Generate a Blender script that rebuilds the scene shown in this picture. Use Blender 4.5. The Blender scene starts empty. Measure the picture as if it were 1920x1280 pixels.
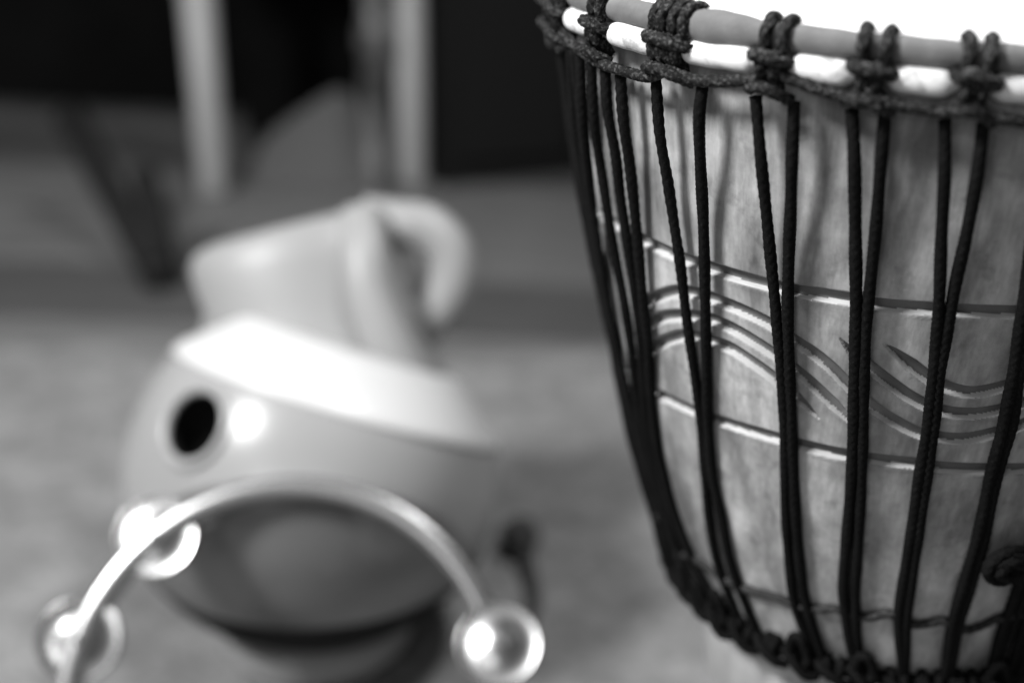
import bpy, math, random
import numpy as np
from mathutils import Vector, Matrix
random.seed(7)
rng = np.random.RandomState(5)
D = bpy.data
sc = bpy.context.scene
COL = sc.collection

# ------------------------------------------------------------------ camera, world, lamps, exposure
F = 2400.0                        # focal length in pixels of a 1920 px wide frame
PITCH, ROLL = 0.3759, 0.0474
EYE = np.array([0.0, 0.0, 0.63])
_f = np.array([0, math.cos(PITCH), -math.sin(PITCH)])
_r0 = np.array([1.0, 0, 0]); _u0 = np.array([0, math.sin(PITCH), math.cos(PITCH)])
_R = math.cos(ROLL) * _r0 + math.sin(ROLL) * _u0
_U = -math.sin(ROLL) * _r0 + math.cos(ROLL) * _u0
cam = D.objects.new('camera', D.cameras.new('camera')); COL.objects.link(cam)
M = Matrix(((_R[0], _U[0], -_f[0], EYE[0]), (_R[1], _U[1], -_f[1], EYE[1]), (_R[2], _U[2], -_f[2], EYE[2]), (0, 0, 0, 1)))
cam.matrix_world = M
cam.data.sensor_width = 36; cam.data.lens = 45
cam.data.clip_start = 0.02; cam.data.clip_end = 60
cam.data.dof.use_dof = True; cam.data.dof.focus_distance = 0.49; cam.data.dof.aperture_fstop = 2.9
sc.camera = cam

w = D.worlds.new('World'); sc.world = w; w.use_nodes = True
bg = w.node_tree.nodes['Background']; bg.inputs[0].default_value = (1, 1, 1, 1); bg.inputs[1].default_value = 0.10

def lamp(name, loc, aim, size, watts, shape='DISK'):
    l = D.lights.new(name, 'AREA'); l.shape = shape; l.size = size; l.energy = watts
    o = D.objects.new(name, l); COL.objects.link(o)
    o.location = loc
    o.rotation_euler = (Vector(aim) - Vector(loc)).to_track_quat('-Z', 'Y').to_euler()
    return o
lamp('ceiling_lamp', (-1.30, -0.02, 1.74), (0.1, 0.60, 0.35), 0.48, 63)
lamp('ceiling_lamp', (0.40, 0.80, 1.75), (0.15, 0.75, 0.2), 0.22, 16)
lamp('fill_light', (-1.3, -1.9, 1.45), (0.0, 0.7, 0.3), 0.9, 9)  # added soft fill behind the camera to brighten the jingles, no window known

sc.view_settings.view_transform = 'Standard'; sc.view_settings.look = 'None'
sc.view_settings.exposure = 0.0; sc.view_settings.gamma = 1.0

# ------------------------------------------------------------------ helpers
def ray(px, py):
    u = (px - 960) / F; v = -(py - 640) / F
    return _f + _R * u + _U * v
def at(px, py, depth):            # a point at that distance along the camera axis
    return EYE + ray(px, py) * depth
def on_floor(px, py, z=0.0):
    d = ray(px, py); return EYE + d * ((z - EYE[2]) / d[2])

def mat(name, base=0.5, rough=0.5, metal=0.0, bump=None, vary=None, spec=0.5, coat=0.0):
    m = D.materials.new(name); m.use_nodes = True
    nt = m.node_tree; b = nt.nodes['Principled BSDF']
    b.inputs['Base Color'].default_value = (base, base, base, 1)
    b.inputs['Roughness'].default_value = rough; b.inputs['Metallic'].default_value = metal
    b.inputs['Specular IOR Level'].default_value = spec; b.inputs['Coat Weight'].default_value = coat
    tc = nt.nodes.new('ShaderNodeTexCoord')
    def noise(scale, stretch=(1, 1, 1), detail=4, dist=0.0, rough_=0.6):
        mp = nt.nodes.new('ShaderNodeMapping'); mp.inputs['Scale'].default_value = stretch
        nt.links.new(tc.outputs['Object'], mp.inputs[0])
        n = nt.nodes.new('ShaderNodeTexNoise'); n.inputs['Scale'].default_value = scale
        n.inputs['Detail'].default_value = detail; n.inputs['Distortion'].default_value = dist
        n.inputs['Roughness'].default_value = rough_
        nt.links.new(mp.outputs[0], n.inputs['Vector']); return n.outputs['Fac']
    cur = None
    if vary:
        for (scale, stretch, lo, hi, a, bb) in vary:     # multiply by a value a..bb as noise goes lo..hi
            n = noise(scale, stretch)
            r = nt.nodes.new('ShaderNodeMapRange'); r.inputs[1].default_value = lo; r.inputs[2].default_value = hi
            r.inputs[3].default_value = a; r.inputs[4].default_value = bb
            nt.links.new(n, r.inputs[0])
            if cur is None: cur = r.outputs[0]
            else:
                k = nt.nodes.new('ShaderNodeMath'); k.operation = 'MULTIPLY'
                nt.links.new(cur, k.inputs[0]); nt.links.new(r.outputs[0], k.inputs[1]); cur = k.outputs[0]
        k = nt.nodes.new('ShaderNodeMath'); k.operation = 'MULTIPLY'; k.inputs[1].default_value = base
        nt.links.new(cur, k.inputs[0]); cb = nt.nodes.new('ShaderNodeCombineColor')
        for i in range(3): nt.links.new(k.outputs[0], cb.inputs[i])
        nt.links.new(cb.outputs[0], b.inputs['Base Color'])
    if bump:
        scale, stretch, strength, distn = bump
        n = noise(scale, stretch)
        bp = nt.nodes.new('ShaderNodeBump'); bp.inputs['Strength'].default_value = strength; bp.inputs['Distance'].default_value = distn
        nt.links.new(n, bp.inputs['Height']); nt.links.new(bp.outputs[0], b.inputs['Normal'])
    return m

MT = {}
MT['wood'] = mat('carved_wood', 0.45, 0.5, bump=(60, (9, 9, 0.8), 0.22, 0.0007),
    vary=[(17, (3.0, 3.0, 0.7), 0.36, 0.60, 0.48, 1.18), (130, (4, 4, 0.5), 0.3, 0.7, 0.86, 1.1), (17, (1, 1, 1), 0.36, 0.62, 0.58, 1.14), (420, (1, 1, 1), 0.3, 0.7, 0.9, 1.06), (60, (1, 1, 1), 0.58, 0.72, 1.0, 0.6)])
MT['cut_dark'] = mat('dark_cut', 0.15, 0.7, vary=[(60, (1, 1, 1), .3, .7, .7, 1.2)])
MT['lit_slope'] = mat('lit_cut_slope', 0.54, 0.6, vary=[(60, (1, 1, 1), .3, .7, .85, 1.1)])  # paler wood tone: light caught by the lower cut slopes, put into the colour
MT['foot_wood'] = mat('foot_wood', 0.34, 0.55, vary=[(25, (3, 3, 0.4), 0.3, 0.7, 0.75, 1.1)], bump=(200, (5, 5, .4), .2, .0005))
MT['rope'] = mat('black_rope', 0.006, 0.85, spec=0.12, vary=[(1500, (1, 1, 1), 0.5, 0.75, 0.7, 3.5), (60, (1, 1, 1), .3, .7, .7, 1.3)], bump=(2600, (1, 1, 1), 0.5, 0.0003))
MT['knot_rope'] = mat('flecked_black_rope', 0.011, 0.7, spec=0.25, vary=[(700, (1, 1, 1), 0.5, 0.68, 0.6, 9.0), (90, (1, 1, 1), .3, .7, .6, 1.5)], bump=(900, (1, 1, 1), 0.8, 0.0006))  # black rope with paler flecks, a little lighter than the lacing
MT['tie'] = mat('faded_rope', 0.028, 0.7, spec=0.25, vary=[(700, (1, 1, 1), 0.45, 0.68, 0.5, 3.0)])
MT['skin'] = mat('drum_skin', 0.92, 0.85, spec=.1, vary=[(9, (1, 1, 1), 0.35, 0.7, 0.9, 1.0), (60, (1, 1, 1), 0.4, 0.7, 0.96, 1.0)])
MT['collar'] = mat('skin_collar', 0.17, 0.8, vary=[(55, (1, 1, 1), 0.35, 0.7, 0.78, 1.12), (500, (1, 1, 1), .3, .7, .93, 1.04)], bump=(160, (1, 1, 1), 0.3, 0.0008))
MT['white_cord'] = mat('white_hoop_cloth', 0.86, 0.6, vary=[(110, (1, 1, 1), 0.34, 0.46, 0.55, 1.0), (330, (1, 1, 1), 0.3, 0.45, 0.8, 1.0)], bump=(300, (1, 1, 1), 0.35, 0.0007))
MT['glaze'] = mat('pale_glaze', 0.33, 0.27, coat=0.0, vary=[(6, (1, 1, 1), .3, .7, .94, 1.04)])
MT['matt_glaze'] = mat('satin_glaze', 0.31, 0.42, spec=.4)
MT['band'] = mat('lit_shoulder_glaze', 0.66, 0.35)  # lighter than the body glaze: overhead light on the shoulder painted in
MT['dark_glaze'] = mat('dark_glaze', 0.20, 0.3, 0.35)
MT['grey_patch'] = mat('worn_glaze', 0.26, 0.4)
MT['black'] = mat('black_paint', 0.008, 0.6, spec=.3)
MT['dull'] = mat('dull_dark', 0.02, 0.9, spec=.1)
MT['form_grey'] = mat('plain_dark_grey', 0.06, 0.9, spec=.1)
MT['steel'] = mat('polished_steel', 0.5, 0.25, 1.0)
MT['ring'] = mat('tambourine_frame_metal', 0.40, 0.27, 0.8)
MT['rug'] = mat('grey_rug_wool', 0.25, 0.95, spec=.1, vary=[(5, (1, 1, 1), .3, .7, .85, 1.12), (22, (1, 1, 1), .35, .65, .8, 1.15), (120, (1, 1, 1), .3, .7, .75, 1.2)], bump=(400, (1, 1, 1), .5, .002))
MT['board'] = mat('floorboard_wood', 0.18, 0.55, vary=[(5, (1, 8, 1), .3, .7, .6, 1.4)])
MT['board_dark'] = mat('dark_floorboard_wood', 0.10, 0.55, vary=[(5, (1, 8, 1), .3, .7, .65, 1.3)])
MT['wall'] = mat('dark_wall_paint', 0.006, 0.9, spec=.03, vary=[(2.5, (1, 1, 1), .3, .7, .5, 1.7)])
MT['pale'] = mat('pale_wood', 0.40, 0.45)
MT['mottled'] = mat('mottled_metal', 0.09, 0.4, vary=[(16, (1, 1, .6), .4, .6, .3, 1.8)])
MT['cloth'] = mat('grey_cloth', 0.10, 0.9, bump=(12, (1, 1, 1), .4, .02))

def smooth(me, on=True):
    me.polygons.foreach_set('use_smooth', [on] * len(me.polygons))
def mesh_obj(name, V, Fc, m, parent=None, sm=True):
    me = D.meshes.new(name); me.from_pydata([tuple(map(float, v)) for v in V], [], [tuple(map(int, f)) for f in Fc]); me.update()
    if sm: smooth(me)
    me.materials.append(m)
    o = D.objects.new(name, me); COL.objects.link(o)
    if parent is not None: o.parent = parent
    return o
def grid_faces(n, m, close_n=False, close_m=False, flip=False):
    I = np.arange(n if close_n else n - 1); J = np.arange(m if close_m else m - 1)
    I, J = np.meshgrid(I, J, indexing='ij'); I = I.ravel(); J = J.ravel()
    a = I * m + J; b = ((I + 1) % n) * m + J; c = ((I + 1) % n) * m + (J + 1) % m; d = I * m + (J + 1) % m
    q = np.stack([a, b, c, d], 1)
    return q[:, ::-1] if flip else q
def np_mesh(name, V, Q, m, parent=None, extra=()):
    me = D.meshes.new(name)
    me.vertices.add(len(V)); me.vertices.foreach_set('co', np.asarray(V, np.float32).ravel())
    n4 = len(Q); loops = np.asarray(Q, np.int32).ravel()
    starts = np.arange(n4, dtype=np.int32) * 4
    me.loops.add(len(loops)); me.loops.foreach_set('vertex_index', loops)
    me.polygons.add(n4); me.polygons.foreach_set('loop_start', starts); me.polygons.foreach_set('loop_total', np.full(n4, 4, np.int32))
    me.update(calc_edges=True); me.validate(); smooth(me)
    me.materials.append(m)
    o = D.objects.new(name, me); COL.objects.link(o)
    if parent is not None: o.parent = parent
    return o
def empty(name, loc, label, cat, group=None):
    o = D.objects.new(name, None); COL.objects.link(o); o.location = loc; o.empty_display_size = .05
    o['label'] = label; o['category'] = cat
    if group: o['group'] = group
    return o
def tag(o, label, cat, group=None):
    o['label'] = label; o['category'] = cat
    if group: o['group'] = group
    return o
def adopt(parent, objs):          # keep world coordinates of the parts under the thing's base
    bpy.context.view_layer.update()
    for o in objs:
        o.parent = parent; o.matrix_parent_inverse = Matrix.Translation(parent.location).inverted()

def catmull(P, step):
    P = np.asarray(P, float)
    if len(P) > 2:
        Q = np.vstack([2 * P[0] - P[1], P, 2 * P[-1] - P[-2]]); out = []
        for i in range(len(P) - 1):
            p0, p1, p2, p3 = Q[i:i + 4]
            for t in np.linspace(0, 1, 13)[:-1]:
                out.append(.5 * ((2 * p1) + (-p0 + p2) * t + (2 * p0 - 5 * p1 + 4 * p2 - p3) * t * t + (-p0 + 3 * p1 - 3 * p2 + p3) * t ** 3))
        out.append(P[-1]); P = np.array(out)
    s = np.r_[0, np.cumsum(np.linalg.norm(np.diff(P, axis=0), axis=1))]
    n = max(4, int(s[-1] / step)); t = np.linspace(0, s[-1], n)
    return np.stack([np.interp(t, s, P[:, k]) for k in range(3)], 1), t

def rope_geo(P, r, step=0.0007, sides=16, braid=0.15, pitch=0.0052, closed=False, ph=0.0):
    """a braided cord: tube whose surface carries two crossing families of strands"""
    X, s = catmull(P, step)
    T = np.gradient(X, axis=0); T /= np.linalg.norm(T, axis=1)[:, None] + 1e-12
    N = np.zeros_like(X); n0 = np.cross(T[0], [0.3, 0.2, 0.93]); n0 /= np.linalg.norm(n0); N[0] = n0
    for i in range(1, len(X)):
        v = N[i - 1] - T[i] * (N[i - 1] @ T[i]); N[i] = v / (np.linalg.norm(v) + 1e-12)
    B = np.cross(T, N)
    a = np.linspace(0, 2 * np.pi, sides, endpoint=False)
    A, S = np.meshgrid(a, s); k = 2 * np.pi / pitch
    hgt = np.maximum(np.sin(4 * A + k * S), np.sin(4 * A - k * S))
    RR = r * (1 + braid * (hgt - 0.35)) * (1 + (0.05 if braid > 0 else 0) * np.sin(S * 190 + ph))
    V = X[:, None] + RR[..., None] * (np.cos(A)[..., None] * N[:, None] + np.sin(A)[..., None] * B[:, None])
    V = V.reshape(-1, 3); Q = grid_faces(len(X), sides, False, True)
    # end caps: fold to the centre
    V = np.vstack([V, np.repeat(X[:1], sides, 0), np.repeat(X[-1:], sides, 0)])
    n = len(X) * sides; c = []
    for j in range(sides):
        j2 = (j + 1) % sides
        c.append((n + j, j, j2, n + j2)); e = (len(X) - 1) * sides
        c.append((e + j, n + sides + j, n + sides + j2, e + j2))
    return V, np.vstack([Q, np.array(c)])
def join(parts):
    Vs, Qs, o = [], [], 0
    for V, Q in parts: Vs.append(V); Qs.append(Q + o); o += len(V)
    return np.vstack(Vs), np.vstack(Qs)
def rope(name, P, r, parent, **k):
    V, Q = rope_geo(P, r, **k); return np_mesh(name, V, Q, MT['rope'], parent)

def lathe(prof, seg=96, origin=(0, 0, 0), axis=(0, 0, 1), wob=None):
    """profile of (radius, height) turned about axis"""
    ax = np.array(axis, float); ax /= np.linalg.norm(ax)
    e1 = np.cross(ax, [0.0, 1.0, 0.001]); e1 /= np.linalg.norm(e1); e2 = np.cross(ax, e1)
    a = np.linspace(0, 2 * np.pi, seg, endpoint=False); prof = np.array(prof, float)
    V = np.array(origin) + prof[:, 1][:, None, None] * ax + prof[:, 0][:, None, None] * (np.cos(a)[None, :, None] * e1 + np.sin(a)[None, :, None] * e2)
    return V.reshape(-1, 3), grid_faces(len(prof), seg, False, True)
def torus(c, axis, R, r, seg=160, sides=20, fn=None):
    ax = np.array(axis, float); ax /= np.linalg.norm(ax)
    e1 = np.cross(ax, [0.0, 1.0, 0.001]); e1 /= np.linalg.norm(e1); e2 = np.cross(ax, e1)
    a = np.linspace(0, 2 * np.pi, seg, endpoint=False); b = np.linspace(0, 2 * np.pi, sides, endpoint=False)
    A, B = np.meshgrid(a, b, indexing='ij'); rr = np.full_like(A, r) if fn is None else fn(A, B)
    rad = np.cos(A)[..., None] * e1 + np.sin(A)[..., None] * e2
    V = np.array(c) + rad * (R + rr * np.cos(B))[..., None] + ax * (rr * np.sin(B))[..., None]
    return V.reshape(-1, 3), grid_faces(seg, sides, True, True)

# ------------------------------------------------------------------ floor, rug, wall
def box_geo(x0, x1, y0, y1, z0, z1, bev=0.0):
    V = [(x, y, z) for z in (z0, z1) for x, y in ((x0, y0), (x1, y0), (x1, y1), (x0, y1))]
    Fc = [(3, 2, 1, 0), (4, 5, 6, 7), (0, 1, 5, 4), (1, 2, 6, 5), (2, 3, 7, 6), (3, 0, 4, 7)]
    return V, Fc
V, Fc = box_geo(-4, 4, -1.5, 5.5, -0.06, -0.012)
floor = mesh_obj('floor', V, Fc, MT['board_dark'], sm=False); floor['kind'] = 'structure'
bw = 0.115; y = 1.15; i = 0
board_mesh = {}
for i in range(16):
    mm = MT['board'] if rng.rand() > 0.4 else MT['board_dark']
    if mm.name not in board_mesh:
        V, Fc = box_geo(-3.9, 3.9, 0, bw - 0.006, -0.012, 0.0)
        o = mesh_obj('floorboard', V, Fc, mm, floor, sm=False); board_mesh[mm.name] = o.data
    else:
        o = D.objects.new('floorboard', board_mesh[mm.name]); COL.objects.link(o); o.parent = floor
    o.location = ((rng.rand() - .5) * 0.1, 1.15 + i * bw, 0.0)
# rug: a low pile sheet with an uneven far edge and soft rolls
nx, ny = 240, 120
gx = np.linspace(-1.6, 1.7, nx); V = []
for xx in gx:
    far = 1.50 + 0.06 * math.sin(xx * 2.3 + 1) + 0.02 * math.sin(xx * 9)
    for j in range(ny):
        yy = -0.6 + (far + 0.6) * j / (ny - 1)
        zz = 0.006 + 0.0035 * math.sin(xx * 3 + yy * 7) * math.sin(yy * 5) + (0.006 if j < ny - 1 else -0.006) * (1 if j > ny - 8 else 0)
        V.append((xx, yy, zz))
rug = np_mesh('rug', np.array(V), grid_faces(nx, ny), MT['rug'])
rug['kind'] = 'structure'
V, Fc = box_geo(-4, 4, 2.97, 3.12, -0.012, 2.6)
wall = mesh_obj('wall', V, Fc, MT['wall'], sm=False); wall['kind'] = 'structure'

# ------------------------------------------------------------------ drum
AX = np.array([0.17945, 0.59228])
PZ = np.array([.250, .26, .285, .31, .335, .365, .40, .44, .48, .52, .54, .585])
PR = np.array([.068, .0745, .0882, .0988, .108, .1177, .1279, .1382, .147, .1535, .1555, .1565])
def prof_smooth(z):
    z = np.asarray(z, float); k = np.array([-2, -1, 0, 1, 2]) * 0.006; wgt = np.array([1, 2, 3, 2, 1]) / 9.0
    return sum(wt * np.interp(z + dk, PZ, PR) for wt, dk in zip(wgt, k))
def lean(z):                      # the hand-cut bowl swings a little off centre towards the foot
    return 0.019 * np.clip((0.43 - np.asarray(z, float)) / 0.165, 0, 1.0) ** 1.5
ZT = np.linspace(0.20, 0.60, 801); RT = prof_smooth(ZT) + lean(ZT) * .88
def Rz(z): return np.interp(z, ZT, RT)
def cyl(phi, z, r):               # phi = 0 faces the camera side (-y), grows to the right
    phi, z, r = np.broadcast_arrays(np.asarray(phi, float), np.asarray(z, float), np.asarray(r, float))
    return np.stack([AX[0] + lean(z) + r * np.sin(phi), AX[1] - r * np.cos(phi), z], -1)
def hit(px, py, off):             # first point where the ray meets the turned surface R(z)+off(z)
    d = ray(px, py); t = np.linspace(0.3, 0.75, 3000)
    P = EYE + t[:, None] * d
    rr = np.hypot(P[:, 0] - AX[0] - lean(P[:, 2]), P[:, 1] - AX[1])
    g = rr - (Rz(P[:, 2]) + off(P[:, 2]))
    m = np.where(g <= 0)[0]
    k = m[0] if len(m) else int(np.argmin(g))
    if len(m) and k > 0:
        a = g[k - 1] / (g[k - 1] - g[k]); p = P[k - 1] + a * (P[k] - P[k - 1])
    else: p = P[k]
    return p
def polar(p): return math.atan2(p[0] - AX[0] - float(lean(p[2])), -(p[1] - AX[1])), p[2]
zero = lambda z: 0.0

drum = empty('djembe_drum', (AX[0], AX[1], 0), 'large goblet shaped wooden drum with carved wave lines, black rope lacing and white skin', 'drum')
dp = []
# carved lines, drawn as (angle, height, half width)
def r3(L): return [(1180 + a / 2.91, 380 + b / 2.91) for a, b in L]
def r4(L): return [(1560 + a / 3.2, 520 + b / 3.2) for a, b in L]
L1 = [(1120, 392), (1150, 410)] + r3([(60, 180), (220, 262), (330, 305), (440, 340), (600, 390), (740, 430), (920, 470), (1050, 488), (1200, 510)]) + r4([(280, 150), (590, 172), (760, 182), (1130, 190), (1450, 186)])
L2 = [(1160, 690), (1195, 712)] + r3([(150, 1020), (340, 1115), (470, 1165), (780, 1255)]) + r4([(80, 1050), (300, 1080), (500, 1100), (620, 1120), (930, 1132), (1130, 1132), (1450, 1120)])
W1 = r3([(30, 560), (100, 520), (180, 485), (260, 465), (370, 478), (460, 510), (600, 565), (740, 630), (820, 680), (920, 750), (1000, 800), (1100, 880), (1200, 985)]) + r4([(160, 690), (220, 740), (330, 820), (420, 870), (520, 920), (700, 950), (800, 952), (900, 935), (980, 915), (1090, 895), (1150, 865), (1300, 790), (1450, 690)])
W2 = r3([(40, 690), (110, 640), (180, 605), (270, 598), (370, 605), (460, 622), (600, 690), (760, 790), (900, 890), (1000, 975), (1100, 1070), (1200, 1170), (1250, 1220)])
W3 = r3([(50, 840), (120, 780), (180, 740), (290, 705), (370, 715), (460, 740), (560, 778), (680, 860), (780, 930), (900, 1040), (960, 1090), (1030, 1160)])
N1 = r4([(310, 380), (380, 430), (480, 510), (580, 590), (700, 650), (830, 680), (950, 660), (1050, 635), (1150, 600), (1300, 540), (1450, 450)])
N2 = r4([(50, 350), (110, 420), (170, 475), (240, 530), (330, 600), (450, 690), (570, 755), (700, 795), (850, 805), (990, 785), (1150, 740), (1300, 670), (1450, 570)])
def carve_path(L, taper0=False, taper1=False, hw=0.0030, dy=5):
    P = [polar(hit(a, b + dy, zero)) for a, b in L]
    P = np.array(P); n = len(P)
    t = np.linspace(0, n - 1, n * 6); ph = np.interp(t, range(n), P[:, 0]); z = np.interp(t, range(n), P[:, 1])
    for _ in range(6): ph[1:-1] = .25 * ph[:-2] + .5 * ph[1:-1] + .25 * ph[2:]; z[1:-1] = .25 * z[:-2] + .5 * z[1:-1] + .25 * z[2:]
    wv = np.full(len(t), hw); k = 14
    if taper0: wv[:k] *= np.linspace(.15, 1, k)
    if taper1: wv[-k:] *= np.linspace(1, .15, k)
    return ph, z, wv
paths = [carve_path(L1, hw=.0030), carve_path(L2, hw=.0030), carve_path(W1), carve_path(W2, taper1=True), carve_path(W3, taper1=True), carve_path(N1, taper0=True), carve_path(N2, taper0=True)]
PH1 = max(paths[0][0]); PH0 = min(p[0].min() for p in paths[:2])
def loop_round(path):             # carry a ring line on round the back
    ph, z, wv = path; a = np.linspace(ph[-1], ph[0] + 2 * np.pi, 160)[1:-1]
    zz = z[-1] + (z[0] - z[-1]) * (a - a[0]) / (a[-1] - a[0]) + 0.001 * np.sin(a * 5)
    return np.r_[ph, a], np.r_[z, zz], np.r_[wv, np.full(len(a), wv[-1])]
front = list(paths)
paths[0] = loop_round(paths[0]); paths[1] = loop_round(paths[1])
zc = .5 * (paths[0][1].mean() + paths[1][1].mean())
for q in range(3):                # the waves go on round the back of the shell
    for s, amp in ((0, 1),):
        for d in range(3):
            a = np.linspace(PH1 + .12, PH0 + 2 * np.pi - .05, 300)
            if q == 0: paths.append((a, zc - 0.004 + (d - 1) * 0.010 + 0.017 * np.cos((a - PH1) * 5.2 + 2.6), np.full(300, .0021)))
# grid
fa0, fa1 = -1.95, 0.75
A1 = np.linspace(fa0, fa1, 900); A2 = np.linspace(fa1, fa0 + 2 * np.pi, 330)[1:-1]
phi = np.r_[A1, A2]
zg = np.r_[np.linspace(.250, .345, 70)[:-1], np.linspace(.345, .53, 440)[:-1], np.linspace(.53, .5715, 24)]
PHI, Z = np.meshgrid(phi, zg, indexing='ij'); depth = np.zeros_like(PHI); UPS = np.zeros(PHI.shape, bool)
for ph, z, wv in paths:
    for i in range(len(ph) - 1):
        a0, a1, z0, z1 = ph[i], ph[i + 1], z[i], z[i + 1]; pad = 0.006
        for sh in (0, 2 * np.pi, -2 * np.pi):
            if max(a0, a1) + sh < phi[0] - .05 or min(a0, a1) + sh > phi[-1] + .05: continue
            ra = Rz(.5 * (z0 + z1)); lo = min(a0, a1) + sh - pad / ra; hi = max(a0, a1) + sh + pad / ra
            i0, i1 = np.searchsorted(phi, [lo, hi]); j0, j1 = np.searchsorted(zg, [min(z0, z1) - pad, max(z0, z1) + pad])
            if i0 >= i1 or j0 >= j1: continue
            u = (PHI[i0:i1, j0:j1] - a0 - sh) * ra; v = Z[i0:i1, j0:j1] - z0
            du, dv = (a1 - a0) * ra, z1 - z0; L2_ = du * du + dv * dv + 1e-12
            t = np.clip((u * du + v * dv) / L2_, 0, 1); wd = wv[i]
            dist = np.hypot(u - t * du, v - t * dv)
            side = np.sign(v - t * dv)                    # >0 above the line
            x = dist / wd
            sx = x * side
            up_ = np.clip((1.0 - sx) / .32, 0, 1); lo_ = np.clip((sx + 1.0) / .62, 0, 1)
            dd = np.where(x < 1, up_ * up_ * (3 - 2 * up_) * lo_ ** 1.2, 0) * min(1, wd / .0024) * 0.0027
            UPS[i0:i1, j0:j1] |= (dd > 0) & (sx > -.42)
            lip = np.where((side < 0) & (x >= 1) & (x < 1.7), -0.00018 * np.sin((x - 1) / .7 * np.pi), 0)
            blk = depth[i0:i1, j0:j1]; depth[i0:i1, j0:j1] = np.where(dd > 0, np.maximum(blk, dd), np.where(blk == 0, lip, blk))
RR = Rz(Z) - depth
# hand-hewn unevenness
RR = RR + 0.0004 * np.sin(PHI * 7 + Z * 30) * np.sin(Z * 55 + PHI * 3)
V = cyl(PHI, Z, RR).reshape(-1, 3)
shell = np_mesh('shell', V, grid_faces(len(phi), len(zg), True, False), MT['wood']); dp.append(shell)
# darker tone on the upper side and floor of the cuts
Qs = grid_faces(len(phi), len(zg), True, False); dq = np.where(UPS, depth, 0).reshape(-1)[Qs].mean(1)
shell.data.materials.append(MT['cut_dark']); shell.data.materials.append(MT['lit_slope'])
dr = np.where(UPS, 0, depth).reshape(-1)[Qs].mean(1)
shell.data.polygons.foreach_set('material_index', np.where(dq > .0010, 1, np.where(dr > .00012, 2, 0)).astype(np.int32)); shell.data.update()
# inner wall and bearing edge
V, Q = lathe([(.1565, .5715), (.154, .5722), (.146, .5700), (.140, .52), (.12, .4), (.07, .30), (.05, .27)], 120, (AX[0], AX[1], 0))
dp.append(np_mesh('inner_wall', V, Q, MT['foot_wood']))
FX = float(lean(.2))
V, Q = lathe([(.055, .25), (.0838, .2505), (.0870, .242), (.0855, .22), (.071, .16), (.078, .10), (.09, .05), (.1, .012), (.101, .013), (.096, .0125), (.08, .013), (.055, .1), (.05, .2)], 120, (AX[0] + FX, AX[1], 0))
foot = np_mesh('foot', V, Q, MT['foot_wood']); dp.append(foot)

# head: hoop wrapped in folded skin, white cloth hoop, playing skin
ZW, RW, rw = .5595, .165, .0049                # white hoop
ZG, RG, rg = .5688, .1638, .0050              # skin-wrapped hoop
KX = [(1066, 32), (1134, 60), (1263, 88), (1452, 118), (1634, 148), (1822, 172)]
def on_hoop(px, py, z=ZW, r=RW):
    d = ray(px, py); t = (z - EYE[2]) / d[2]
    lo = None; tt = np.linspace(.3, .8, 4000); P = EYE + tt[:, None] * d
    g = np.hypot(P[:, 0] - AX[0], P[:, 1] - AX[1]) - r; m = np.where(g <= 0)[0]
    k = m[0] if len(m) else int(np.argmin(g)); return polar(P[k])[0]
KA = [on_hoop(a, b) for a, b in KX]
step = (KA[5] - KA[2]) / 3
print('knot angles', [round(a, 3) for a in KA], 'step', round(step, 3))
allk = list(KA); a = KA[-1]
nrest = round((2 * math.pi - (KA[-1] - KA[0])) / step) - 1
st2 = (2 * math.pi - (KA[-1] - KA[0])) / (nrest + 1)
allk += [KA[-1] + st2 * (i + 1) for i in range(nrest)]
def near_knot(A):                  # distance in angle to closest knot (A in lathe angle)
    d = np.full(A.shape, 9.0)
    for k in allk: d = np.minimum(d, np.abs((A - k + np.pi) % (2 * np.pi) - np.pi))
    return d
def hoop(name, z, R, r, m, pinch, seg=1100, sides=20, bulges=()):
    a = np.linspace(0, 2 * np.pi, seg, endpoint=False); b = np.linspace(0, 2 * np.pi, sides, endpoint=False)
    A, B = np.meshgrid(a, b, indexing='ij'); nk = near_knot(A) * R
    rr = r * (1 - pinch * np.exp(-(nk / .0070) ** 4)) * (1 + .03 * np.sin(A * 37 + B) + .02 * np.sin(A * 91))
    for (c, wd, g) in bulges: rr = rr * (1 + g * np.exp(-((((A - c + np.pi) % (2 * np.pi)) - np.pi) * R / wd) ** 2))
    V = cyl(A, z + rr * np.sin(B), R + rr * np.cos(B)).reshape(-1, 3)
    return np_mesh(name, V, grid_faces(seg, sides, True, True), m)
dp.append(hoop('white_hoop', ZW, RW, rw, MT['white_cord'], .7))
bul = on_hoop(1345, 45, ZG, RG)
dp.append(hoop('skin_wrapped_hoop', ZG, RG, rg, MT['collar'], .08, bulges=[(bul, .012, .32)]))
V, Q = lathe([(.1630, ZG + .0045), (.160, ZG + .0062), (.150, ZG + .0066), (.12, ZG + .0064), (.06, ZG + .006), (.0001, ZG + .006)], 160, (AX[0], AX[1], 0))
dp.append(np_mesh('drumhead', V, Q, MT['skin']))

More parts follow.
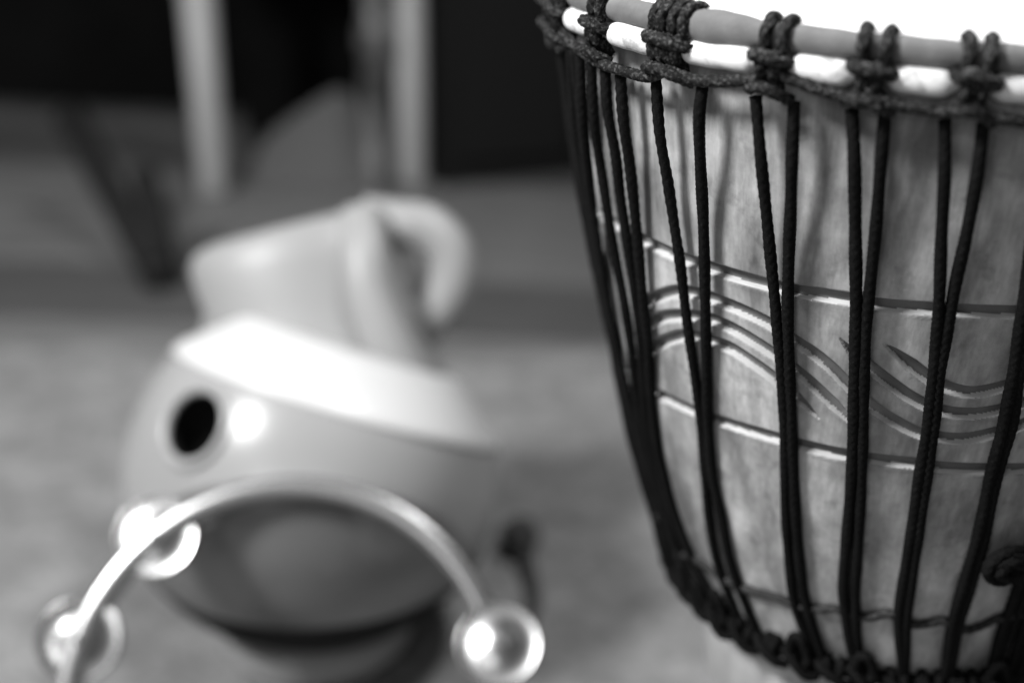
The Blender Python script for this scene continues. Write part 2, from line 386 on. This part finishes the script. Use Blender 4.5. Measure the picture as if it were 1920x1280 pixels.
# knots over the two hoops
def local(phi0, t, n, z):          # t along the hoop, n outwards
    return cyl(phi0 + t / (RW), z, n)
def knot(phi0, big=1.0, seed=0, fine=True, dz=0):
    rs = np.random.RandomState(seed); parts = []
    r = .00215
    offs = [-.0035 * big, .0035 * big] if big < 1.3 else [-.0075, -.0022, .0032, .0082]
    st = .0008 if fine else .0016; sd = 16 if fine else 8
    for k, t0 in enumerate(offs):
        P = []; j = rs.randn() * .0006
        lean = t0 * .35
        for al in np.linspace(150, -35, 9):
            a = math.radians(al); q = rg + r * .55
            tt = t0 * (1.15 if al > 60 else 1.0) + j
            P.append(local(phi0, tt, RG + q * math.cos(a), ZG + q * math.sin(a) * 1.0))
        for al in (35, 10, -20, -50, -80):
            a = math.radians(al); q = rw * .8 + r * .8
            P.append(local(phi0, lean + t0 * .35, RW + q * math.cos(a), ZW + q * math.sin(a)))
        P.append(local(phi0, t0 * .6, RW - .002, ZW - .0095))
        parts.append(rope_geo(P, r, step=st, sides=sd, braid=.30, pitch=.0056, ph=rs.rand() * 6))
    # crossing turn between the hoops
    hw = (.0058 if big < 1.3 else .0088)
    P = [local(phi0, -hw * 1.25, RW - .001, .5632), local(phi0, -hw * .9, RW + .0065, .5628), local(phi0, -hw * .2, RW + .0093, .5636 + rs.randn() * .0004), local(phi0, hw * .6, RW + .0088, .5622), local(phi0, hw * 1.1, RW + .0058, .5612), local(phi0, hw * 1.4, RW - .001, .5610)]
    parts.append(rope_geo(P, r * .98, step=st, sides=sd, braid=.30, pitch=.0056, ph=rs.rand() * 6))
    # lower turn under the white hoop
    P = [local(phi0, -hw * 1.3, RW + .001, .5500), local(phi0, -hw * .8, RW + .0060, .5515), local(phi0, 0, RW + .0080, .5522), local(phi0, hw * .8, RW + .0062, .5505), local(phi0, hw * 1.4, RW + .001, .5480)]
    parts.append(rope_geo(P, r * .95, step=st, sides=sd, braid=.30, pitch=.0056, ph=rs.rand() * 6))
    V, Q = join(parts)
    return np_mesh('rope_knot', V, Q, MT['knot_rope'])
for i, a in enumerate(allk):
    fine = i < 7
    if i == 2: dp.append(knot(a, 1.5, 11, True))
    else: dp.append(knot(a, 1.0, i, fine))

# rope running beneath the white hoop
offB = lambda z: .169 - Rz(z)
Bpts = [(1055, 62), (1085, 92), (1125, 118), (1165, 132), (1215, 144), (1255, 132), (1300, 150), (1360, 152), (1412, 149), (1445, 132), (1480, 146), (1530, 165), (1590, 182), (1632, 168), (1668, 192), (1720, 202), (1775, 208), (1815, 190), (1850, 214), (1905, 226)]
PB = [hit(a, b, offB) for a, b in Bpts]
a_end = polar(PB[-1])[0]; a_st = polar(PB[0])[0]
aa = np.linspace(a_end, a_st + 2 * math.pi, 80)[1:]
zb = PB[-1][2]
back = [cyl(t, .5455 + (.003 if near_knot(np.array([t]))[0] < .04 else 0), .169) for t in aa[2:]]
dp.append(rope('lower_hoop_rope', PB + back, .0021, None, step=.0009, sides=16, braid=.2, pitch=.0046))

dp[-1].data.materials[0] = MT['knot_rope']
# vertical lacing traced from side to side
def offR(z): return .0024 + np.interp(z, [.40, .50, .545], [0, .0035, .0095])
T = [
 [(1063, 120), (1082, 269), (1103, 395), (1118, 479), (1133, 564), (1145, 620), (1162, 720), (1181, 810), (1203, 890), (1225, 960), (1250, 1050), (1300, 1130)],
 [(1080, 121), (1093, 226), (1106, 353), (1121, 479), (1138, 564), (1153, 640), (1170, 740), (1188, 830), (1208, 900), (1231, 980), (1256, 1050), (1320, 1150)],
 [(1101, 134), (1114, 226), (1126, 311), (1139, 395), (1153, 479), (1170, 564), (1183, 650), (1194, 740), (1208, 830), (1228, 920), (1248, 980), (1272, 1050), (1345, 1165)],
 [(1126, 134), (1139, 205), (1154, 290), (1164, 374), (1177, 458), (1190, 543), (1202, 640), (1208, 740), (1218, 830), (1236, 910), (1256, 970), (1282, 1050), (1360, 1170)],
 [(1154, 142), (1169, 226), (1181, 311), (1190, 395), (1198, 479), (1206, 564), (1215, 640), (1221, 740), (1231, 830), (1249, 910), (1268, 970), (1296, 1040), (1375, 1180)],
 [(1222, 145), (1237, 250), (1252, 340), (1264, 420), (1276, 500), (1288, 600), (1301, 690), (1312, 773), (1320, 862), (1330, 975), (1349, 1068), (1400, 1195)],
 [(1312, 152), (1311, 220), (1313, 300), (1318, 400), (1321, 500), (1323, 600), (1325, 700), (1327, 778), (1334, 881), (1352, 965), (1374, 1068), (1425, 1200)],
 [(1415, 150), (1426, 290), (1435, 380), (1445, 483), (1455, 586), (1464, 689), (1469, 760), (1472, 850), (1473, 950), (1480, 1060), (1492, 1140), (1525, 1222)],
 [(1488, 168), (1485, 300), (1483, 380), (1479, 483), (1477, 586), (1480, 689), (1483, 760), (1486, 850), (1491, 950), (1500, 1060), (1513, 1140), (1540, 1225)],
 [(1598, 185), (1602, 300), (1604, 450), (1605, 560), (1604, 640), (1602, 720), (1600, 800), (1596, 900), (1588, 1000), (1581, 1100), (1588, 1170), (1600, 1235)],
 [(1660, 203), (1652, 300), (1643, 420), (1633, 520), (1624, 610), (1620, 700), (1618, 800), (1615, 900), (1610, 1000), (1604, 1100), (1605, 1170), (1610, 1236)],
 [(1775, 212), (1771, 330), (1765, 450), (1762, 540), (1757, 620), (1750, 700), (1739, 800), (1722, 900), (1708, 1000), (1693, 1090), (1684, 1160), (1690, 1240)],
 [(1848, 222), (1832, 330), (1812, 440), (1792, 530), (1776, 620), (1762, 700), (1751, 800), (1737, 900), (1722, 1000), (1709, 1090), (1700, 1160), (1697, 1242)],
 [(1957, 235), (1942, 400), (1926, 520), (1912, 620), (1900, 700), (1880, 800), (1855, 900), (1834, 1000), (1806, 1095), (1786, 1165), (1775, 1240)],
 [(2035, 245), (1998, 400), (1957, 520), (1929, 620), (1912, 700), (1897, 800), (1868, 900), (1848, 1000), (1822, 1095), (1800, 1165), (1785, 1242)],
 [(2120, 255), (2090, 400), (2062, 540), (2030, 680), (1990, 830), (1955, 950), (1915, 1080), (1880, 1175), (1862, 1238)],
 [(2200, 262), (2140, 400), (2085, 540), (2044, 680), (2004, 830), (1970, 950), (1932, 1080), (1897, 1175), (1876, 1236)],
]
last = None
for L in T:
    P = [hit(a, b, offR) for a, b in L]
    top = P[0].copy(); up = cyl(polar(top)[0], .5475, .1655)
    P = [up] + [p for p in P if p[2] < .540]
    a_end2 = polar(P[-1])
    P.append(cyl(a_end2[0], .274, Rz(.274) + .005))
    dp.append(rope('lacing_rope', P, .0022 + .0001 * rng.randn(), None, step=.00075, sides=16, braid=.11, pitch=.0042, ph=rng.rand() * 6)); last = P
a_r = polar(last[0])[0]; a_l = polar(hit(1063, 120, offR))[0]
nb = int((a_l + 2 * math.pi - a_r) / (step / 2)) // 2
for i in range(nb):
    c = a_r + (i + .75) * (a_l + 2 * math.pi - a_r) / nb
    for s in (-1, 1):
        P = [cyl(c + s * .085, .5475, .1655), cyl(c + s * .06, .48, Rz(.48) + .005), cyl(c + s * .022, .40, Rz(.40) + .003), cyl(c + s * .02, .33, Rz(.33) + .0025), cyl(c + s * .02, .274, Rz(.274) + .005)]
        dp.append(rope('lacing_rope', P, .0021, None, step=.002, sides=8, braid=.1))

# thin tie rope low on the bowl, over and under the lacing
offE = lambda z: .0014
Ep = [(1262, 1034), (1300, 1045), (1345, 1075), (1375, 1093), (1420, 1110), (1461, 1120), (1493, 1133), (1540, 1141), (1565, 1140), (1600, 1152), (1630, 1156), (1668, 1150), (1706, 1169), (1740, 1168), (1770, 1163), (1807, 1180), (1840, 1172), (1880, 1155), (1925, 1150)]
PE = [hit(a, b, offE) for a, b in Ep]
a0 = polar(PE[-1])[0]; a1 = polar(PE[0])[0] + 2 * math.pi
for t in np.linspace(a0, a1, 50)[1:]: PE.append(cyl(t, .312 + .003 * math.sin(t * 14), Rz(.312) + .0035))
dp.append(rope('tie_rope', PE, .0019, None, step=.0009, sides=16, braid=.2, pitch=.004))

dp[-1].data.materials[0] = MT['tie']
# bottom ring wound with rope
ZB, RB = .2795, .1022
ring_parts = []
V, Q = torus((AX[0] + float(lean(ZB)), AX[1], ZB), (0, 0, 1), RB, .0035, 200, 12); ring_parts.append((V, Q))
dp.append(np_mesh('bottom_ring', V, Q, MT['rope']))
nk = 44
for i in range(nk):
    c = -2.4 + i * 2 * math.pi / nk; rs = np.random.RandomState(100 + i)
    fine = i < 26; parts = []
    for s in (-1, 1):
        P = []; ph0 = c + s * .022 + rs.randn() * .008
        for al in np.linspace(200, -190, 12):
            a = math.radians(al); q = .0035 + .0018
            P.append(cyl(ph0 + s * .02 * (al - 0) / 200, ZB + q * math.sin(a), RB + q * math.cos(a)))
        parts.append(rope_geo(P, .0021, step=.0009 if fine else .002, sides=16 if fine else 8, braid=.2, pitch=.0044))
    P = [cyl(c - .075, ZB + .004 + rs.randn() * .001, RB + .004), cyl(c - .03, ZB + .002, RB + .0078), cyl(c + .03, ZB - .003 + rs.randn() * .001, RB + .008), cyl(c + .075, ZB - .005, RB + .004)]
    parts.append(rope_geo(P, .0021, step=.0009 if fine else .002, sides=16 if fine else 8, braid=.22, pitch=.0044))
    if rs.rand() > .45:
        k = (rs.rand() - .5) * .03; lift = .004 + rs.rand() * .004
        P = [cyl(c + k - .045, ZB + .003, RB + .005), cyl(c + k - .02, ZB + .007 + lift, RB + .007), cyl(c + k + .02, ZB + .008 + lift, RB + .008), cyl(c + k + .05, ZB + .003, RB + .006)]
        parts.append(rope_geo(P, .0021, step=.0009 if fine else .002, sides=16 if fine else 8, braid=.22, pitch=.0044))
    V, Q = join(parts); dp.append(np_mesh('ring_knot', V, Q, MT['rope']))

# coiled spare end of the rope
cc = hit(1885, 1058, lambda z: .007); pa, pz = polar(cc)
nrm = np.array([math.sin(pa), -math.cos(pa), -.35]); nrm /= np.linalg.norm(nrm)
e1 = np.cross(nrm, [0, 0, 1.0]); e1 /= np.linalg.norm(e1); e2 = np.cross(nrm, e1)
P = []
for t in np.linspace(0, 1, 70):
    a = t * 4.3 * 2 * math.pi; rad = .0026 + .0058 * (t / .75 if t < .75 else 1)
    P.append(cc + e1 * rad * math.cos(a) + e2 * rad * math.sin(a) * .95 + nrm * (.0035 * (1 - t) + (.0015 * math.sin(a * 1.3))))
dp.append(rope('rope_coil', P, .0022, None, step=.0008, sides=16, braid=.2, pitch=.0044))
adopt(drum, dp)

# ------------------------------------------------------------------ pot drum
PD = 1.012; R0 = .1455
C0 = at(590, 930, PD); C0[2] = R0 + .0105
av = -_U * 0 + (_R * .30 + _U * .954); av /= np.linalg.norm(av)
pot = empty('pot_drum', (C0[0], C0[1], .012), 'blurred pale glazed pot with a round black hole, shoulder band coloured as strongly lit and loop handle', 'pot drum')
pp = []
hole_dir = at(398, 812, PD - .11) - C0; hole_dir /= np.linalg.norm(hole_dir)
th = np.linspace(-math.pi / 2, math.asin(.43), 90)
V, Q = lathe([(max(1e-4, R0 * math.cos(t)), R0 * math.sin(t)) for t in th], 160, C0, av)
cen = V[Q].mean(1) - C0; cen /= np.linalg.norm(cen, axis=1)[:, None]
Q2 = Q[(cen @ hole_dir) < math.cos(.182)]
def squat(V):
    h = (V - C0) @ _U; return V - np.outer(np.where(h < 0, h * .10 , 0), _U)
V = squat(V)
body = np_mesh('body', V, Q2, MT['glaze']); pp.append(body)
h0 = R0 * .43; r0 = R0 * math.cos(math.asin(.43))
V, Q = lathe([(r0, h0), (r0 + .0014, h0 + .002), (r0 * .992, h0 + .006), (r0 * .965, h0 + .0105), (.090, h0 + .040), (.084, h0 + .042), (.05, h0 + .042), (.001, h0 + .042)], 128, C0, av)
band = np_mesh('shoulder_band', V, Q, MT['band']); pp.append(band)
V, Q = torus(C0 + hole_dir * R0 * math.cos(.19), hole_dir, R0 * math.sin(.19), .004, 64, 12); pp.append(np_mesh('hole_rim', V, Q, MT['glaze']))
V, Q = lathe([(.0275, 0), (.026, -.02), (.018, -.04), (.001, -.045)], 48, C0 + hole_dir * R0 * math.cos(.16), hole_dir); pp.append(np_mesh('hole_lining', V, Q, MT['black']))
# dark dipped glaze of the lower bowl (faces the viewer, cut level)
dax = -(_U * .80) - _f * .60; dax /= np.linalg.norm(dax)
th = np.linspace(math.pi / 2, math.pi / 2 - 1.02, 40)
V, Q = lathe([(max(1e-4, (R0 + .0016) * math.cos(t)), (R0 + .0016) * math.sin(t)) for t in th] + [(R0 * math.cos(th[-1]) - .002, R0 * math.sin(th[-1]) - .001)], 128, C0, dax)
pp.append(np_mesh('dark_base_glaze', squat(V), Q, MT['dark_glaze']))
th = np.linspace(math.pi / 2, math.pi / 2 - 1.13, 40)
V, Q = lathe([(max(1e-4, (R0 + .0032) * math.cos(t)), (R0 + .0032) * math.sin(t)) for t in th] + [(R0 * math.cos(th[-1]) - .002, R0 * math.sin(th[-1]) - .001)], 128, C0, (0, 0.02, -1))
pp.append(np_mesh('underside_shade', squat(V), Q, MT['dull']))  # black cap paints in the shade under the pot's belly
# neck lofted through rings
rings = [((400, 700), (885, 835)), ((402, 645), (868, 762)), ((386, 590), (818, 668)), ((366, 540), (776, 580)), ((356, 505), (752, 480)), ((366, 478), (722, 410)), ((392, 462), (690, 388))]
V = []; ns = 64; nd = PD + .045
vd = _f * .995 + _U * .09
for k, (l, r) in enumerate(rings):
    a, b = at(*l, nd), at(*r, nd); c = (a + b) / 2; hx = (b - a) / 2; rad = np.linalg.norm(hx) * (.62 if k else .6)
    for t in np.linspace(0, 2 * math.pi, ns, endpoint=False): V.append(c + hx * math.cos(t) + vd * rad * math.sin(t))
l, r = rings[-1]
for sc_, dn in ((.86, 0), (.8, .03), (.75, .08)):
    a, b = at(*l, nd), at(*r, nd); c = (a + b) / 2; hx = (b - a) / 2 * sc_; rad = np.linalg.norm(hx) * .62
    for t in np.linspace(0, 2 * math.pi, ns, endpoint=False): V.append(c - av * dn + hx * math.cos(t) + vd * rad * math.sin(t))
pp.append(np_mesh('neck', np.array(V), grid_faces(len(rings) + 3, ns, False, True), MT['matt_glaze']))
# ridge down the flank from the spout
hp = [at(678, 412, nd - .02), at(684, 480, nd - .040), at(696, 560, nd - .048), at(735, 650, nd - .048), at(790, 740, nd - .035)]
V, Q = rope_geo(hp, .021, step=.004, sides=20, braid=0); pp.append(np_mesh('neck_ridge', V, Q, MT['matt_glaze']))
# loop handle: flattened band
hp = [at(680, 412, nd), at(745, 420, nd - .004), at(800, 428, nd - .006), at(842, 468, nd - .006), at(848, 525, nd - .004), at(824, 578, nd), at(795, 603, nd + .004), at(765, 635, nd + .008)]
X, s = catmull(hp, .004); V = []
Tn = np.gradient(X, axis=0); Tn /= np.linalg.norm(Tn, axis=1)[:, None]
for i in range(len(X)):
    wdir = vd; o = np.cross(Tn[i], wdir); o /= np.linalg.norm(o)
    for t in np.linspace(0, 2 * math.pi, 20, endpoint=False): V.append(X[i] + o * .0200 * math.cos(t) + wdir * .020 * math.sin(t))
pp.append(np_mesh('handle', np.array(V), grid_faces(len(X), 20, False, True), MT['matt_glaze']))
V, Q = torus((C0[0], C0[1], .024), (0, 0, 1), .062, .018, 96, 14); pp.append(np_mesh('rest_ring', V, Q, MT['glaze']))
adopt(pot, pp)

# ------------------------------------------------------------------ tambourine
Tp = at(540, 915, .852); Bt = on_floor(530, 1761, .012); ctr = (Tp + Bt) / 2
upv = Tp - Bt; RT_ = np.linalg.norm(upv) / 2; upv /= np.linalg.norm(upv)
rt = np.array([1.0, 0, 0]); rt -= upv * (rt @ upv); rt /= np.linalg.norm(rt)
# roll so that the arc sits level in the photograph
nv = np.cross(rt, upv); nv /= np.linalg.norm(nv)           # towards the camera is -nv or nv
if nv @ (EYE - ctr) < 0: nv = -nv
print('tambourine R', RT_, 'ctr', ctr)
tamb = empty('tambourine', (float(Bt[0]), float(Bt[1]), .012), 'blurred headless tambourine ring with shiny paired jingles leaning on the pale pot', 'tambourine')
tp = []
aj = [math.atan2(133, -400), math.atan2(318, -252), math.atan2(80, 388), -0.55, -1.35, -2.3]
prof = []
hwid, hdep = .0074, .011
for t in np.linspace(0, 2 * math.pi, 24, endpoint=False):
    c, s = math.cos(t), math.sin(t)
    prof.append((hwid * math.copysign(abs(c) ** .6, c), hdep * math.copysign(abs(s) ** .6, s)))
na = 300; V = []
def tpos(a, rad, n): return ctr + (rt * math.cos(a) + upv * math.sin(a)) * rad + nv * n
for i in range(na):
    a = i * 2 * math.pi / na
    for (x, n) in prof: V.append(tpos(a, RT_ + x, n))
tp.append(np_mesh('frame', np.array(V), grid_faces(na, len(prof), True, True), MT['ring']))
jings = []
for i, a in enumerate(aj):
    base = .0015 if i != 2 else .017
    for s in (-1, 1):
        c = tpos(a, RT_ + .001, base + s * .0035 if i != 2 else base + s * .003)
        tx, ty = [(.06, -.04), (-.02, .08), (-.14, .16), (.05, .1), (-.1, .05), (.08, 0)][i]; axj = nv + rt * (tx + s * .03) + upv * (ty - s * .04); axj /= np.linalg.norm(axj)
        V, Q = lathe([(.0015, .0022 * s), (.009, .0026 * s), (.0125, .0010 * s), (.0255, 0), (.0262, .0003 * s), (.0255, -.0008 * s), (.0125, .0003 * s), (.0015, .0014 * s)], 48, c, axj)
        tp.append(np_mesh('jingle', V, Q, MT['steel']))
    p0, p1 = tpos(a, RT_, base - .012), tpos(a, RT_, base + .0125); V, Q = lathe([(.0001, 0), (.0018, 0), (.0018, np.linalg.norm(p1 - p0)), (.0001, np.linalg.norm(p1 - p0) + .0005)], 16, p0, p1 - p0)
    tp.append(np_mesh('pin', V, Q, MT['steel']))
adopt(tamb, tp)

# ------------------------------------------------------------------ small dark form with a curved tail on the rug, identity unknown
bh = on_floor(975, 1003, .024)
bt = empty('dark_form', (float(bh[0]), float(bh[1]), .006), 'small dark rounded form with a curved tail lying on the rug just right of the pale pot', 'dark_form')
V, Q = lathe([(1e-4, -.020), (.010, -.018), (.0175, -.008), (.018, .004), (.012, .015), (1e-4, .018)], 32, bh, (.7, .35, .25)); q1 = np_mesh('rounded_body', V, Q, MT['form_grey'])
stp = [bh, on_floor(995, 1075, .016), on_floor(1003, 1130, .014), on_floor(985, 1175, .013)]
V, Q = rope_geo(stp, .0055, step=.004, braid=0); q2 = np_mesh('curved_tail', V, Q, MT['form_grey'])
adopt(bt, [q1, q2])

# ------------------------------------------------------------------ blurred room behind
def leg_geo(p0, p1, r0, r1, seg=24):
    p0 = np.array(p0); p1 = np.array(p1); L = np.linalg.norm(p1 - p0)
    return lathe([(1e-4, 0), (r0 * .9, 0), (r0, .006), (r1, L - .003), (1e-4, L)], seg, p0, p1 - p0)
b1 = on_floor(402, 362); b2 = on_floor(772, 345)
d1 = on_floor(402, 362) * 0; 
y1 = b1[1]
def on_plane_y(px, py, yy): d = ray(px, py); return EYE + d * ((yy - EYE[1]) / d[1])
t1 = on_plane_y(366, -60, y1 + .02); t2 = on_plane_y(762, -60, b2[1] + .02)
def extend(b, t, z): return b + (t - b) * ((z - b[2]) / (t[2] - b[2]))
zs = .50
stool = empty('stool', (float((b1[0] + b2[0]) / 2), float(b1[1]), 0), 'stool on two pale round tapered legs at the back', 'stool')
sp = []
for b, t in ((b1, t1), (b2, t2)):
    V, Q = leg_geo(b, extend(b, t, zs), .0265 if b is b1 else .028, .031); sp.append(np_mesh('leg', V, Q, MT['pale']))
e1_, e2_ = extend(b1, t1, zs), extend(b2, t2, zs)
V, Fc = box_geo(min(e1_[0], e2_[0]) - .08, max(e1_[0], e2_[0]) + .08, e1_[1] - .06, e1_[1] + .30, zs, zs + .04)
sp.append(mesh_obj('seat', V, Fc, MT['pale'], sm=False))
adopt(stool, sp)
b3 = on_floor(705, 352); t3 = on_plane_y(702, -60, b3[1]); e3 = extend(b3, t3, 1.0)
V, Q = lathe([(1e-4, 0), (.05, 0), (.05, .01), (.024, .02), (.024, .25), (.032, .26), (.032, .30), (.024, .31), (.024, .42), (.034, .43), (.034, .47), (.022, .48), (.022, 1.0), (1e-4, 1.0)], 28, b3, e3 - b3)
tag(np_mesh('stand_pole', V, Q, MT['mottled']), 'dark mottled metal pole close beside the right pale stool leg', 'pole')
# black cabinet at the right of the background
cb = on_floor(830, 352); cr = on_floor(1095, 326)
cab = empty('cabinet', (float(cb[0]), float(cb[1]), 0), 'large black cabinet standing behind the drum', 'cabinet')
V, Fc = box_geo(0, .56, 0, .20, 0.0, 1.0); ang = math.atan2(cr[1] - cb[1], cr[0] - cb[0])
print('cab', cb, ang, 'corner y', cb[1] + .56 * math.sin(ang) + .2 * math.cos(ang))
c1 = mesh_obj('carcass', V, Fc, MT['black'], cab, sm=False)
V, Fc = box_geo(.02, .27, -.016, -.001, .05, .95); mesh_obj('door', V, Fc, MT['black'], cab, sm=False)
V, Fc = box_geo(.29, .54, -.016, -.001, .05, .95); mesh_obj('door', V, Fc, MT['black'], cab, sm=False)
cab.rotation_euler[2] = ang
# low dark bench behind the legs
V, Fc = box_geo(0, .42, 0, .1, 0, .75)
bn = mesh_obj('storage_box', V, Fc, MT['wall'], sm=False); q = on_floor(460, 262); print('box', q); bn.location = (float(q[0]), float(q[1]), 0)
tag(bn, 'dim dark storage box behind the stool legs', 'box')
# grey cloth sack
sb = on_floor(585, 352); V = []; ns, nh = 64, 30; H = .0
apex = on_plane_y(640, 165, sb[1] + .12)
for j in range(nh):
    t = j / (nh - 1)
    c = np.array([sb[0] + (apex[0] - sb[0]) * t, sb[1] + .10, apex[2] * (t ** .95)])
    r = .165 * (1 - t) ** .8 + .012 * (1 - t) + .003
    for k in range(ns):
        a = 2 * math.pi * k / ns; rr = r * (1 + .06 * math.sin(a * 5 + t * 3) + .04 * math.sin(a * 9 + 1))
        V.append((c[0] + rr * math.cos(a), c[1] + .8 * rr * math.sin(a), max(0.002, c[2])))
V = np.array(V)
tag(np_mesh('cloth_sack', V, grid_faces(nh, ns, False, True), MT['cloth']), 'grey peaked cloth sack slumped on the floor between the stool legs', 'sack')
# folding stand feet at the left
f0 = on_floor(300, 535)
std = empty('folding_stand', (float(f0[0]), float(f0[1]), 0), 'black folding stand with slanting legs at the left', 'stand')
V, Q = leg_geo(f0 + [0, 0, .004], on_plane_y(130, 215, f0[1] + .25), .022, .026); a1_ = np_mesh('leg', V, Q, MT['dull'])
V, Q = leg_geo(f0 + [0.003, 0.02, .004], on_plane_y(268, 320, f0[1] + .12), .022, .022); a2_ = np_mesh('leg', V, Q, MT['dull'])
V, Q = lathe([(1e-4, 0), (.026, 0), (.026, .03), (.018, .04), (1e-4, .04)], 24, f0); a3_ = np_mesh('rubber_foot', V, Q, MT['black'])
adopt(std, [a1_, a2_, a3_])
